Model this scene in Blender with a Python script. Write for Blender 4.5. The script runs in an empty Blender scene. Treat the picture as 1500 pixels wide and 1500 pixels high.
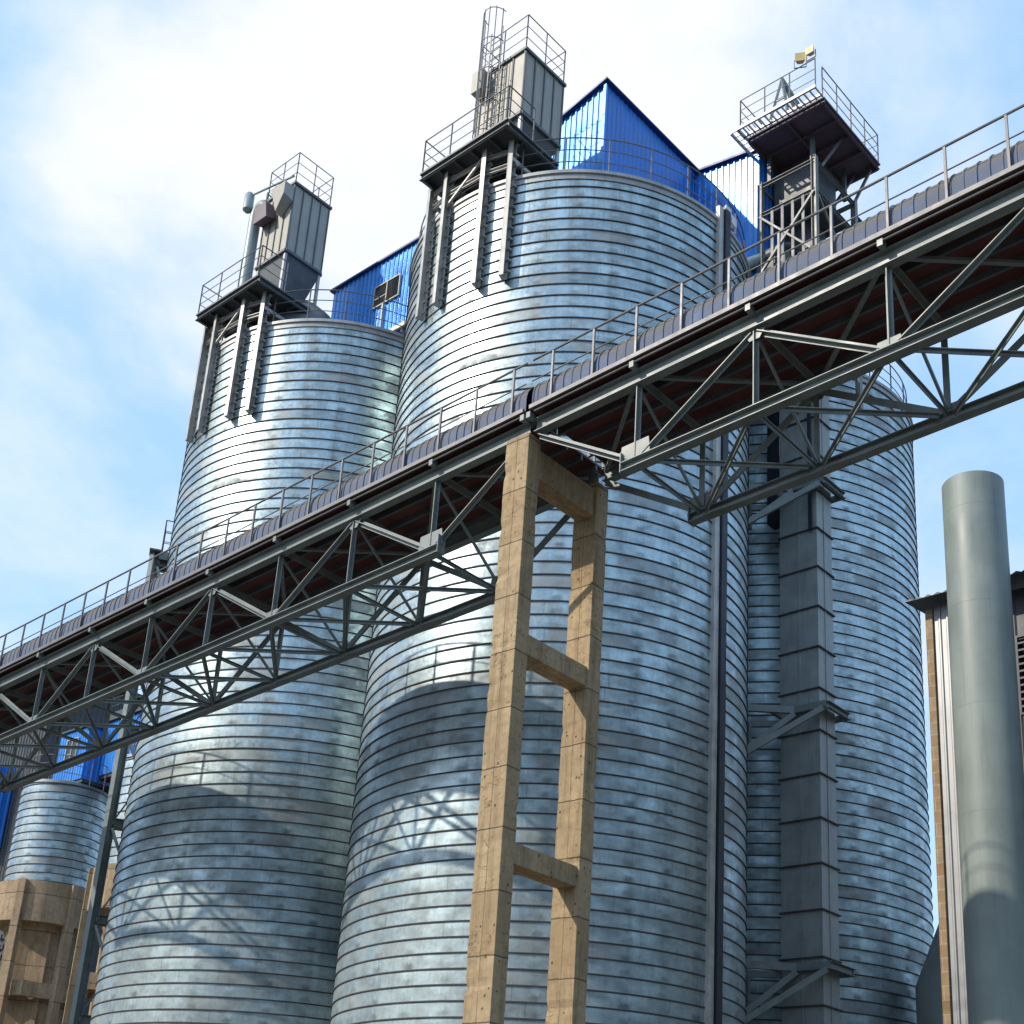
import bpy, math, random
from mathutils import Vector as V
random.seed(11)
S = bpy.context.scene
COL = S.collection
R_ = math.radians

UNIT=1.0767      # metres per plan unit of the silo plant drawing (the conveyor is drawn in metres)
# ------------------------------------------------------------------ mesh builder
class MB:
    def __init__(s): s.v=[]; s.f=[]; s.mi=[]; s.uv=None; s.m=0
    def add(s, vs, fs):
        o=len(s.v); s.v+= [tuple(p) for p in vs]
        for f in fs: s.f.append([i+o for i in f]); s.mi.append(s.m)
    def box(s, a, b):
        (x0,y0,z0),(x1,y1,z1)=a,b
        if x0>x1: x0,x1=x1,x0
        if y0>y1: y0,y1=y1,y0
        if z0>z1: z0,z1=z1,z0
        s.add([(x0,y0,z0),(x1,y0,z0),(x1,y1,z0),(x0,y1,z0),(x0,y0,z1),(x1,y0,z1),(x1,y1,z1),(x0,y1,z1)],
              [(0,3,2,1),(4,5,6,7),(0,1,5,4),(1,2,6,5),(2,3,7,6),(3,0,4,7)])
    def bar(s, p, q, w, h, up=(0,0,1), ox=0, oy=0):
        # rectangular bar p->q, w across, h along 'up'; ox/oy shift the section
        p=V(p); q=V(q); d=(q-p).normalized(); up=V(up)
        x=d.cross(up)
        if x.length<1e-4: x=d.cross(V((1,0,0)))
        x.normalize(); y=x.cross(d).normalized()
        c=[(x*(ox-w/2)+y*(oy-h/2)),(x*(ox+w/2)+y*(oy-h/2)),(x*(ox+w/2)+y*(oy+h/2)),(x*(ox-w/2)+y*(oy+h/2))]
        s.add([p+k for k in c]+[q+k for k in c],[(0,1,2,3),(7,6,5,4),(0,4,5,1),(1,5,6,2),(2,6,7,3),(3,7,4,0)])
    def hbeam(s,p,q,w,h,t=.014,up=(0,0,1)):
        s.bar(p,q,w,t,up,0,h/2-t/2); s.bar(p,q,w,t,up,0,-h/2+t/2); s.bar(p,q,t,h-2*t,up)
    def tee(s,p,q,w,h,t=.012,up=(0,0,1)):      # back-to-back angles: flange w, stem h
        s.bar(p,q,w,t,up,0,h/2); s.bar(p,q,t*1.6,h-t,up,0,-t/4)
    def chan(s,p,q,w,h,t=.012,up=(0,0,1)):     # channel: web h, flanges w
        s.bar(p,q,t,h,up,-w/2); s.bar(p,q,w-t,t,up,t/2,h/2-t/2); s.bar(p,q,w-t,t,up,t/2,-h/2+t/2)
    def tube(s,p,q,r,n=8,r2=None,cap=True):
        p=V(p); q=V(q); d=(q-p).normalized(); r2=r if r2 is None else r2
        a=d.orthogonal().normalized(); b=d.cross(a)
        A=[p+(a*math.cos(2*math.pi*i/n)+b*math.sin(2*math.pi*i/n))*r for i in range(n)]
        B=[q+(a*math.cos(2*math.pi*i/n)+b*math.sin(2*math.pi*i/n))*r2 for i in range(n)]
        fs=[(i,(i+1)%n,n+(i+1)%n,n+i) for i in range(n)]
        if cap: fs+= [tuple(range(n-1,-1,-1)),tuple(range(n,2*n))]
        s.add(A+B,fs)
    def path(s,pts,r,n=6,closed=False):
        k=len(pts)
        for i in range(k if closed else k-1): s.tube(pts[i],pts[(i+1)%k],r,n)
    def plate(s,pts,th):       # flat polygon thickened along its normal
        P=[V(p) for p in pts]; nrm=(P[1]-P[0]).cross(P[2]-P[0]).normalized()*th
        n=len(P); s.add(P+[p+nrm for p in P],[tuple(range(n-1,-1,-1)),tuple(range(n,2*n))]+[(i,(i+1)%n,n+(i+1)%n,n+i) for i in range(n)])
    def lathe(s,prof,n=48,c=(0,0),a0=0,a1=2*math.pi):
        full=abs(a1-a0-2*math.pi)<1e-6; m=n if full else n+1; k=len(prof); vs=[]
        for i in range(m):
            a=a0+(a1-a0)*i/n
            for r,z in prof: vs.append((c[0]+r*math.cos(a),c[1]+r*math.sin(a),z))
        fs=[]
        for i in range(n):
            j=(i+1)%m
            for t in range(k-1): fs.append((i*k+t,j*k+t,j*k+t+1,i*k+t+1))
        s.add(vs,fs)
    def corr(s,p,q,z0,z1,out,pitch=.2,d=.03,ztop=None):
        # ribbed metal sheet from p to q (xy), ribs standing out towards 'out' (xy); ztop = top height at q
        p=V((p[0],p[1],0)); q=V((q[0],q[1],0)); L=(q-p).length; d_=(q-p)/L; o=V((out[0],out[1],0)).normalized()
        zt=z1 if ztop is None else ztop
        n=max(1,int(L/pitch)); pt=[]
        for i in range(n):
            b=i*L/n; w=L/n
            pt+=[(b,0),(b+.55*w,0),(b+.68*w,d),(b+.87*w,d)]
        pt.append((L,0)); vs=[]
        for t,k in pt:
            a=p+d_*t+o*k; vs.append((a.x,a.y,z0)); vs.append((a.x,a.y,z1+(zt-z1)*t/L))
        N=len(pt)
        for t,k in pt:
            a=p+d_*t-o*.03; vs.append((a.x,a.y,z0)); vs.append((a.x,a.y,z1+(zt-z1)*t/L))
        fs=[(2*i,2*i+2,2*i+3,2*i+1) for i in range(N-1)]+[(2*N+2*i+1,2*N+2*i+3,2*N+2*i+2,2*N+2*i) for i in range(N-1)]
        fs+=[(2*i+1,2*i+3,2*N+2*i+3,2*N+2*i+1) for i in range(N-1)]+[(2*i,2*N+2*i,2*N+2*i+2,2*i+2) for i in range(N-1)]
        fs+=[(0,1,2*N+1,2*N),(2*N-2,4*N-2,4*N-1,2*N-1)]
        s.add(vs,fs)
    def build(s,name,mats,parent=None,label=None,smooth=None,bevel=0):
        me=bpy.data.meshes.new(name); me.from_pydata([(x*UNIT,y*UNIT,z*UNIT) for x,y,z in s.v],[],s.f)
        if not isinstance(mats,(list,tuple)): mats=[mats]
        for m in mats: me.materials.append(m)
        if len(mats)>1: me.polygons.foreach_set('material_index',s.mi)
        if s.uv:
            l=me.uv_layers.new(name='UV'); flat=[]
            for f in s.f:
                for i in f: flat+=list(s.uv[i])
            l.data.foreach_set('uv',flat)
        if smooth is not None:
            me.polygons.foreach_set('use_smooth',[True]*len(me.polygons))
            if smooth<180: me.set_sharp_from_angle(angle=R_(smooth))
        me.update()
        o=bpy.data.objects.new(name,me); COL.objects.link(o)
        if parent: o.parent=parent
        if label: o['label']=label
        if bevel:
            b=o.modifiers.new('bevel','BEVEL'); b.width=bevel; b.segments=2; b.limit_method='ANGLE'
        return o

def thing(name,label,cat,loc=(0,0,0),rz=0,group=None):
    o=bpy.data.objects.new(name,None); o.empty_display_size=.3; COL.objects.link(o)
    o.location=V(loc)*UNIT; o.rotation_euler=(0,0,rz); o['label']=label; o['category']=cat
    if group: o['group']=group
    return o
def tag(o,label,cat,group=None,loc=None):
    o['label']=label; o['category']=cat
    if group: o['group']=group
    return o
def dup(root,loc,rz,label):
    def cp(o,par):
        c=o.copy(); COL.objects.link(c); c.parent=par
        for ch in o.children: cp(ch,c)
        return c
    r=root.copy(); COL.objects.link(r); r.location=V(loc)*UNIT; r.rotation_euler=(0,0,rz); r['label']=label
    for ch in list(root.children): cp(ch,r)
    return r

# ------------------------------------------------------------------ materials
class NT:
    def __init__(s,name):
        s.m=bpy.data.materials.new(name); s.m.use_nodes=True; s.t=s.m.node_tree; s.b=s.t.nodes['Principled BSDF']
    def n(s,typ,**k):
        x=s.t.nodes.new('ShaderNode'+typ)
        for a,v in k.items():
            if a in x.inputs.keys(): s.put(x.inputs[a],v)
            else: setattr(x,a,v)
        return x
    def put(s,i,v):
        if hasattr(v,'links'): s.t.links.new(v,i)
        else: i.default_value=v
    def math(s,op,a,b=0,c=0,clamp=False):
        x=s.t.nodes.new('ShaderNodeMath'); x.operation=op; x.use_clamp=clamp
        s.put(x.inputs[0],a); s.put(x.inputs[1],b); s.put(x.inputs[2],c); return x.outputs[0]
    def ramp(s,f,lo,hi,a=0,b=1):
        x=s.t.nodes.new('ShaderNodeMapRange'); s.put(x.inputs[0],f)
        for i,v in zip((1,2,3,4),(lo,hi,a,b)): s.put(x.inputs[i],v)
        return x.outputs[0]
    def mix(s,f,a,b,bt='MIX'):
        x=s.t.nodes.new('ShaderNodeMix'); x.data_type='RGBA'; x.blend_type=bt
        s.put(x.inputs[0],f)
        for i,v in ((6,a),(7,b)):
            if isinstance(v,(tuple,list)): v=tuple(v)+(1,) if len(v)==3 else v
            s.put(x.inputs[i],v)
        return x.outputs[2]
    def noise(s,vec,scale,det=4,rough=.55,dist=0):
        x=s.n('TexNoise',Scale=scale,Detail=det,Roughness=rough,Distortion=dist)
        if vec is not None: s.t.links.new(vec,x.inputs['Vector'])
        return x.outputs['Fac']
    def mapv(s,vec,scale=(1,1,1),loc=(0,0,0)):
        x=s.t.nodes.new('ShaderNodeMapping'); s.t.links.new(vec,x.inputs[0]); x.inputs['Scale'].default_value=scale; x.inputs['Location'].default_value=loc
        return x.outputs[0]
    def bump(s,h,st=.3,d=.02):
        x=s.n('Bump',Strength=st,Distance=d); s.t.links.new(h,x.inputs['Height']); s.t.links.new(x.outputs[0],s.b.inputs['Normal'])
    def fin(s,base,rough=.5,metal=0,spec=None):
        i=s.b.inputs
        s.put(i['Base Color'],base if hasattr(base,'links') else tuple(base)+(1,)); s.put(i['Roughness'],rough); s.put(i['Metallic'],metal)
        if spec is not None: i['Specular IOR Level'].default_value=spec
        return s.m

def paint(name,col,rough=.5,metal=0,var=.25,scale=1.5,dirt=(.08,.065,.05),damt=.35,streak=True,spec=None):
    t=NT(name); geo=t.n('NewGeometry').outputs['Position']
    n1=t.noise(geo,scale,5,.6)
    v=t.ramp(n1,.3,.7,1-var,1+var*.6)
    c=t.mix(1.0,col,t.n('CombineColor',Red=v,Green=v,Blue=v).outputs[0],'MULTIPLY')
    st=t.noise(t.mapv(geo,(5,5,.35) if streak else (2,2,2)),1.6,5,.65)
    c=t.mix(t.math('MULTIPLY',t.ramp(st,.52,.78),damt,clamp=True),c,dirt)
    fine=t.noise(geo,38,2)
    t.bump(fine,.12,.006)
    return t.fin(c,t.ramp(n1,.3,.7,rough-.07,rough+.1),metal,spec)

def galv(name,pitch,rad,tint=(.60,.63,.655),seed=0,fade=True):
    # rolled galvanised strip: patchy zinc bloom, drips, faint smudge columns behind the seams
    t=NT(name); uv=t.n('UVMap').outputs[0]; sp=t.n('SeparateXYZ'); t.t.links.new(uv,sp.inputs[0])
    u,v=sp.outputs[0],sp.outputs[1]
    row=t.math('FLOOR',v); 
    wn=t.n('TexWhiteNoise',noise_dimensions='1D'); t.put(wn.inputs['W'],t.math('ADD',row,seed+.37))
    ush=t.math('ADD',t.math('MULTIPLY',u,.42),t.math('MULTIPLY',wn.outputs[0],9))
    nrow=t.n('TexNoise',Scale=1.0,Detail=1.0); cv=t.n('CombineXYZ',X=ush,Y=t.math('MULTIPLY',row,3.7),Z=seed*1.3); t.t.links.new(cv.outputs[0],nrow.inputs['Vector'])
    cell=t.n('TexWhiteNoise',noise_dimensions='2D'); cc=t.n('CombineXYZ',X=t.math('FLOOR',t.math('ADD',t.math('MULTIPLY',u,.155),t.math('MULTIPLY',wn.outputs[0],5))),Y=row); t.t.links.new(cc.outputs[0],cell.inputs['Vector'])
    pos=t.n('CombineXYZ',X=u,Y=t.math('MULTIPLY',v,pitch),Z=seed*7.1).outputs[0]
    big=t.noise(pos,.22,4,.6); med=t.noise(pos,1.3,6,.65); fine=t.noise(pos,9,4,.7); spang=t.noise(pos,40,2,.6)
    drip=t.noise(t.mapv(pos,(6,.6,1)),1.2,5,.7)
    patch=t.ramp(t.math('ADD',nrow.outputs['Fac'],t.math('MULTIPLY',t.math('SUBTRACT',fine,.5),.16)),.60,.65)   # bloom patches held inside one strip
    fr=t.math('FRACT',v)
    # smudge pairs every ~.95 m just above the seams (bolted stiffeners inside)
    fu=t.math('ABSOLUTE',t.math('SUBTRACT',t.math('FRACT',t.math('MULTIPLY',u,1/.98)),.5))
    sm=t.math('MULTIPLY',t.ramp(fu,.06,.2,1,0),t.ramp(t.math('ADD',t.math('ABSOLUTE',t.math('SUBTRACT',fr,.12)),t.math('MULTIPLY',t.math('SUBTRACT',fine,.5),.5)),.1,.36,1,0))
    sm=t.math('MULTIPLY',sm,t.ramp(med,.4,.62,.1,1))
    val=t.math('ADD',t.ramp(big,.3,.7,.80,1.14),t.ramp(med,.3,.7,-.20,.18))
    val=t.math('ADD',val,t.ramp(cell.outputs[0],0,1,-.018,.015))
    val=t.math('ADD',val,t.ramp(fine,.3,.7,-.10,.10))
    val=t.math('MULTIPLY',val,t.ramp(sm,0,1,1,.46)); vs_=t.noise(t.n('CombineXYZ',X=t.math('MULTIPLY',u,1.1),Y=t.math('MULTIPLY',v,pitch*.10)).outputs[0],1.3,3,.6); val=t.math('MULTIPLY',val,t.ramp(vs_,.33,.67,.88,1.1)); bj=t.ramp(t.math('ABSOLUTE',t.math('SUBTRACT',t.math('FRACT',t.math('ADD',t.math('MULTIPLY',u,.128),t.math('MULTIPLY',wn.outputs[0],7))),.5)),.0012,.0026,.74,1); val=t.math('MULTIPLY',val,bj); bl2=t.noise(t.n('CombineXYZ',X=t.math('ADD',u,3.3),Y=t.math('MULTIPLY',v,pitch*1.3),Z=t.math('MULTIPLY',row,.57)).outputs[0],2.2,6,.68,.2); val=t.math('MULTIPLY',val,t.ramp(bl2,.33,.67,.89,1.10))
    val=t.math('MULTIPLY',val,t.ramp(drip,.5,.8,1.03,.74))
    val=t.math('MULTIPLY',val,t.ramp(t.math('MULTIPLY',t.ramp(wn.outputs[0],.86,.90),t.ramp(big,.45,.58)),0,1,1,.72))
    c=t.mix(1.0,tint,t.n('CombineColor',Red=val,Green=val,Blue=val).outputs[0],'MULTIPLY')
    c=t.mix(t.math('MULTIPLY',patch,.6),c,(.27,.28,.28))
    c=t.mix(t.math('MULTIPLY',t.ramp(t.noise(pos,2.1,6,.75),.62,.76),.35),c,(.30,.22,.15))
    ro=t.math('ADD',t.ramp(med,.3,.7,.33,.44),t.ramp(fine,.3,.7,-.06,.08))
    ro=t.math('ADD',ro,t.math('MULTIPLY',patch,.20)); ro=t.math('ADD',ro,t.math('MULTIPLY',sm,.1))
    zt_=t.n('SeparateXYZ'); t.t.links.new(t.n('NewGeometry').outputs['Position'],zt_.inputs[0])
    c=t.mix(t.math('MULTIPLY',t.math('MULTIPLY',t.ramp(zt_.outputs[2],23.5,28.2),t.ramp(t.noise(t.mapv(pos,(2.2,.12,1)),1.4,5,.7),.46,.68)),.65),c,(.19,.165,.13))
    # chalky oxidised zinc: blotches everywhere, most of the dusty lower third
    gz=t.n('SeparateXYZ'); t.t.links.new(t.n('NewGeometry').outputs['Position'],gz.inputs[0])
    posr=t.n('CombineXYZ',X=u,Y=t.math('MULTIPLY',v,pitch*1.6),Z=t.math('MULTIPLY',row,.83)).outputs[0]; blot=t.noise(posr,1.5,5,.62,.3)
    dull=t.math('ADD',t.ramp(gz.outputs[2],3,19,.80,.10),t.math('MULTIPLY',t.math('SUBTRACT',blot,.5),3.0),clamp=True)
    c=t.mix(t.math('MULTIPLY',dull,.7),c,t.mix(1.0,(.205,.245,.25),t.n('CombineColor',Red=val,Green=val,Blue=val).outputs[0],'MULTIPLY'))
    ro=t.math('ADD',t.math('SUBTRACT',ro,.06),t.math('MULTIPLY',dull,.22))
    t.bump(t.math('ADD',t.math('MULTIPLY',med,.6),t.math('MULTIPLY',spang,.05)),.10,.05)
    return t.fin(c,ro,t.math('SUBTRACT',t.ramp(patch,0,1,.84,.6),t.math('MULTIPLY',dull,.42)))

def concrete(name,col,lift=1.15,hole=True):
    t=NT(name); geo=t.n('NewGeometry').outputs['Position']; ob=t.n('TexCoord').outputs['Object']
    sp=t.n('SeparateXYZ'); t.t.links.new(ob,sp.inputs[0])
    n1=t.noise(geo,.9,6,.65); n2=t.noise(geo,6,6,.7); st=t.noise(t.mapv(geo,(3.5,3.5,.22)),1.5,5,.7)
    v=t.math('ADD',t.ramp(n1,.3,.7,.70,1.14),t.ramp(n2,.25,.75,-.24,.2))
    c=t.mix(1,col,t.n('CombineColor',Red=v,Green=v,Blue=v).outputs[0],'MULTIPLY')
    c=t.mix(t.math('MULTIPLY',t.ramp(st,.47,.72),.65),c,(.12,.085,.05))
    # formwork lift joints, slightly wandering
    zz=t.math('ADD',t.math('MULTIPLY',sp.outputs[2],1/lift),t.math('MULTIPLY',n2,.035))
    jt=t.ramp(t.math('ABSOLUTE',t.math('SUBTRACT',t.math('FRACT',zz),.5)),.006,.016,1,0)
    lift_t=t.n('TexWhiteNoise',noise_dimensions='1D'); t.put(lift_t.inputs['W'],t.math('FLOOR',t.math('ADD',zz,.5)))
    c=t.mix(t.math('MULTIPLY',t.ramp(lift_t.outputs[0],.35,1,0,.5),t.ramp(n1,.35,.6,.5,1)),c,(.22,.145,.07))
    c=t.mix(t.math('MULTIPLY',jt,.75),c,(.07,.05,.035))
    wob=t.math('ADD',sp.outputs[0],t.math('MULTIPLY',t.math('SUBTRACT',n2,.5),.02))
    cl_=t.ramp(t.math('ABSOLUTE',wob),.004,.011,1,0)
    c=t.mix(t.math('MULTIPLY',cl_,t.ramp(n1,.35,.55,.25,.7)),c,(.09,.065,.04))
    ck=t.noise(t.mapv(geo,(1.2,1.2,2.6)),1.1,7,.6,.4); ck=t.math('MULTIPLY',t.ramp(t.math('ABSOLUTE',t.math('SUBTRACT',ck,.5)),.002,.008,1,0),t.ramp(n1,.5,.58))
    c=t.mix(t.math('MULTIPLY',ck,.55),c,(.05,.035,.025))
    h=t.math('SUBTRACT',t.math('MULTIPLY',n2,.5),t.math('ADD',jt,t.math('ADD',ck,t.math('MULTIPLY',cl_,.4))))
    if hole:
        vo=t.n('TexVoronoi',Scale=6.0); t.t.links.new(t.mapv(geo,(1,1,.8)),vo.inputs['Vector'])
        pit=t.math('MULTIPLY',t.ramp(vo.outputs['Distance'],.09,.17,1,0),t.ramp(t.noise(geo,2.3,3),.42,.56))
        c=t.mix(t.math('MULTIPLY',pit,.85),c,(.05,.035,.025)); h=t.math('SUBTRACT',h,pit)
    t.bump(h,.55,.02)
    return t.fin(c,.88,0,.25)

M={}
M['steel']=paint('greygreen_paint',(.165,.20,.195),.45,.0,.3,2,(.16,.11,.07),.45)
M['steel_dark']=paint('dark_steel_paint',(.10,.115,.125),.5,0,.3,2)
M['galv_bar']=paint('galvanised_bar',(.46,.455,.43),.45,.2,.3,2,(.12,.10,.08),.4)
M['rail']=paint('rail_paint',(.15,.15,.155),.5,.2,.25,3)
M['seam']=paint('seam_grime_shade',(.065,.058,.06),.75,.1,.3,3,streak=False)  # grime on the fold, plus the shade under its lip, in one dark colour
M['rim']=paint('rim_zinc',(.36,.37,.37),.55,.7,.3,1.2,(.13,.11,.09),.55)
M['roof']=paint('roof_zinc',(.30,.32,.34),.5,.7,.3,1)
M['blue']=paint('shaded_blue_sheet',(.012,.19,.70),.38,0,.25,1,(.20,.25,.33),.45)  # deeper copy of the blue, mostly side walls; shade put into the colour
M['blue_lit']=paint('sunlit_blue_sheet',(.045,.25,.68),.27,.3,.22,1.2,(.25,.28,.33),.3)  # paler, glossier copy of the blue for front walls; sunlight put into the colour
M['blue_trim']=paint('blue_trim',(.012,.035,.16),.45)
M['soffit']=paint('soffit_plate',(.14,.105,.13),.6,0,.2,1)
M['maroon']=paint('red_oxide_deck',(.12,.038,.034),.6,0,.35,2,(.05,.03,.03),.5,False)
M['casing']=paint('casing_paint',(.27,.295,.29),.45,0,.22,1.5,(.10,.08,.06),.45)
M['filter']=paint('filter_beige',(.36,.345,.30),.5,0,.15,1.5,(.17,.13,.09),.35)
M['duct']=paint('duct_paint',(.27,.34,.35),.42,0,.12,1.2)
M['stack']=paint('stack_paint',(.21,.25,.235),.5,0,.18,.8,(.10,.10,.09),.4)
M['concrete']=concrete('board_marked_concrete',(.43,.325,.195))
M['concrete2']=concrete('old_ring_concrete',(.42,.32,.21),1.5,False)
M['glass']=paint('window_glass',(.015,.018,.022),.08,0,.1,1)
M['cream']=paint('cream_frame',(.55,.50,.36),.5)
M['navy']=paint('navy_cable_cover',(.008,.010,.022),.55)
M['white']=paint('white_lamp',(.75,.74,.70),.4,0,.08)
M['yellow']=paint('yellow_lamp',(.55,.42,.18),.45)
M['red']=paint('red_motor',(.28,.03,.03),.5)
M['shed']=paint('grey_shed_sheet',(.06,.065,.075),.5,.2,.3,1)
M['alu']=paint('mill_sheet',(.27,.28,.285),.45,.55,.2,1.2,(.22,.16,.10),.4)
M['dirt']=paint('yard_ground',(.11,.10,.085),.9,0,.35,.4,streak=False)
M['added_hill']=paint('added_hill_dark',(.05,.07,.03),.9,0,.5,.05,streak=False)  # dark colour of the added ridge behind the camera
M['tower']=paint('tower_steel',(.20,.205,.195),.5,.1,.3,2,(.12,.09,.06),.45)
def brickmat():
    t=NT('pilaster_brick'); ob=t.n('TexCoord').outputs['Object']
    b=t.n('TexBrick',Scale=1.0); b.inputs['Brick Width'].default_value=.5; b.inputs['Row Height'].default_value=.42; b.inputs['Mortar Size'].default_value=.012
    t.t.links.new(t.mapv(ob,(1,1,1)),b.inputs['Vector'])
    x=t.n('SeparateXYZ'); t.t.links.new(ob,x.inputs[0]); cv=t.n('CombineXYZ',X=t.math('ADD',x.outputs[0],x.outputs[1]),Y=x.outputs[2]); t.t.links.new(cv.outputs[0],b.inputs['Vector'])
    b.inputs['Color1'].default_value=(.27,.17,.08,1); b.inputs['Color2'].default_value=(.33,.24,.15,1); b.inputs['Mortar'].default_value=(.38,.33,.26,1)
    c=t.mix(.35,b.outputs['Color'],t.n('CombineColor',Red=t.noise(ob,4,6),Green=t.noise(ob,4,6),Blue=t.noise(ob,4,6)).outputs[0],'OVERLAY')
    return t.fin(c,.9)
M['brick']=brickmat()
def hoodmat():
    # blue coated arch sheets with cement dust lying on everything that faces up
    t=NT('dusty_blue_hood'); g=t.n('NewGeometry'); sp=t.n('SeparateXYZ'); t.t.links.new(g.outputs['Normal'],sp.inputs[0])
    n=t.noise(g.outputs['Position'],2.2,6,.7); n2=t.noise(g.outputs['Position'],14,4,.7)
    d=t.math('ADD',sp.outputs[2],t.math('ADD',t.ramp(n,.3,.7,-.22,.22),t.ramp(n2,.3,.7,-.12,.12)))
    f=t.ramp(d,-.3,.38,.22,.97)
    c=t.mix(f,(.016,.10,.28),(.15,.138,.12))
    return t.fin(c,t.ramp(f,0,1,.5,.95),0)
M['hood']=hoodmat()

PITCH,RAD=.3436,4.983
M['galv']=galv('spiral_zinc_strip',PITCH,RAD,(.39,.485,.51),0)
M['galv2']=galv('spiral_zinc_strip_small',PITCH,1.8,(.38,.46,.49),3)

# ------------------------------------------------------------------ frames of reference
GA=R_(-44.2)              # plant grid: local x runs to the right and nearer, local y away
def frame(loc,rz):
    c,s=math.cos(rz),math.sin(rz)
    return lambda x,y,z:(loc[0]+c*x-s*y,loc[1]+s*x+c*y,loc[2]+z)
GZ=-1.7
MC=(1.780,33.561); LC=(-5.758,40.707); RC=(8.851,40.928)

# ------------------------------------------------------------------ ground
b=MB(); b.add([(-3000,-3000,0),(3000,-3000,0),(3000,3000,0),(-3000,3000,0)],[(0,1,2,3)])
o=b.build('ground',M['dirt']); o.location=(0,0,GZ*UNIT); o['kind']='structure'

b=MB(); n=90; vs=[]  # unseen ridge behind the camera, added to darken low sky reflections in the silos
rows=((150,0),(200,34),(260,58),(330,80),(430,50),(500,0))
for i in range(n+1):
    a=R_(150+240*i/n)
    for j,(rr,h) in enumerate(rows):
        k=.75+.3*math.sin(i*.55+j)+.22*math.sin(i*1.31+2*j)+random.uniform(-.08,.08); vs.append((rr*math.cos(a),rr*math.sin(a),max(0,h*k)))
m=len(rows); b.add(vs,[(i*m+j,(i+1)*m+j,(i+1)*m+j+1,i*m+j+1) for i in range(n) for j in range(m-1)])
o=b.build('added_hills',M['added_hill'],smooth=180); o.location=(0,0,GZ*UNIT); o['kind']='structure'
# ------------------------------------------------------------------ big silos
def spiral(z0,z1,R,pitch,phase,seg,rib=.027):
    # helical double-folded seam; phase = height of a seam at local angle -90 deg
    b=MB(); prof=[(0,.0),(.001,.35),(.001,.62),(0,.895),(rib,.903),(rib,.975)]
    k=len(prof); n0=math.floor((z0-phase)/pitch)-1; n1=math.ceil((z1-phase)/pitch)+1
    uv=[]; tot=(n1-n0)*seg+1
    for i in range(tot):
        a=2*math.pi*i/seg+math.pi/2; zb=phase+pitch*(n0+i/seg-.5)
        for r,t in prof:
            z=min(max(zb+t*pitch,z0),z1); b.v.append(((R+r)*math.cos(a),(R+r)*math.sin(a),z)); uv.append((a*R%(2*math.pi*R),n0+i//seg+t*.999))
    for i in range(tot-1):
        for t in range(k-1):
            q=(i*k+t,(i+1)*k+t,(i+1)*k+t+1,i*k+t+1)
            zs=[b.v[x][2] for x in q]
            if max(zs)-min(zs)<1e-5: continue
            b.f.append(q); b.mi.append(1 if t>=3 else 0)
        if i+1+seg<tot:
            q=(i*k+k-1,(i+1)*k+k-1,(i+1+seg)*k,(i+seg)*k)
            b.f.append(q); b.mi.append(1)
    b.uv=uv
    return b
def ring_rail(b,R,z0,h,n,levels,a0=0,a1=2*math.pi,seg=96,r=.02):
    full=abs(a1-a0-2*math.pi)<1e-6
    for lv in levels:
        m=seg if full else seg
        pts=[(R*math.cos(a0+(a1-a0)*i/m),R*math.sin(a0+(a1-a0)*i/m),z0+lv) for i in range(m+(0 if full else 1))]
        b.path(pts,r if lv==levels[-1] else r*.75,5,full)
    for i in range(n+(0 if full else 1)):
        a=a0+(a1-a0)*i/n; b.tube((R*math.cos(a),R*math.sin(a),z0),(R*math.cos(a),R*math.sin(a),z0+h),r*1.15,6)
ZT=26.40
silo=thing('steel_silo','front galvanised spiral-seam silo rising behind the concrete trestle','silo',(MC[0],MC[1],GZ),GA,'three big spiral steel silos')
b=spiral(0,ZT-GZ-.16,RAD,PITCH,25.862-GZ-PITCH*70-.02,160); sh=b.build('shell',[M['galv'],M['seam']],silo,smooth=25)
b=MB(); zr=ZT-GZ
b.lathe([(RAD+.002,zr-.30),(RAD+.03,zr-.30),(RAD+.03,zr-.16),(RAD+.075,zr-.13),(RAD+.075,zr-.03),(RAD+.03,zr),(RAD-.10,zr)],160); b.build('rim_band',M['rim'],silo,smooth=30)
b=MB(); b.lathe([(RAD-.02,zr-.02),(RAD-1.2,zr+.38),(2.4,zr+1.15),(.6,zr+1.62),(.6,zr+1.9),(.01,zr+1.95)],72)
for i in range(24):
    a=2*math.pi*i/24; c,s_=math.cos(a),math.sin(a); b.bar(((RAD-.1)*c,(RAD-.1)*s_,zr+.05),(.65*c,.65*s_,zr+1.66),.05,.07)
b.build('roof',M['roof'],silo,smooth=25)
b=MB(); ring_rail(b,RAD-.12,zr,1.2,26,(.4,.8,1.2)); b.build('guard_rail',M['rail'],silo)
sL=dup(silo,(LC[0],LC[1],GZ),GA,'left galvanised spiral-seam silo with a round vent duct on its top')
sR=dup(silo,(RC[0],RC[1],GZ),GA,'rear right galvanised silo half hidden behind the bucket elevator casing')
for ch in sR.children:
    if ch.name.startswith('shell'): ch.rotation_euler=(0,0,math.pi)

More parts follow.
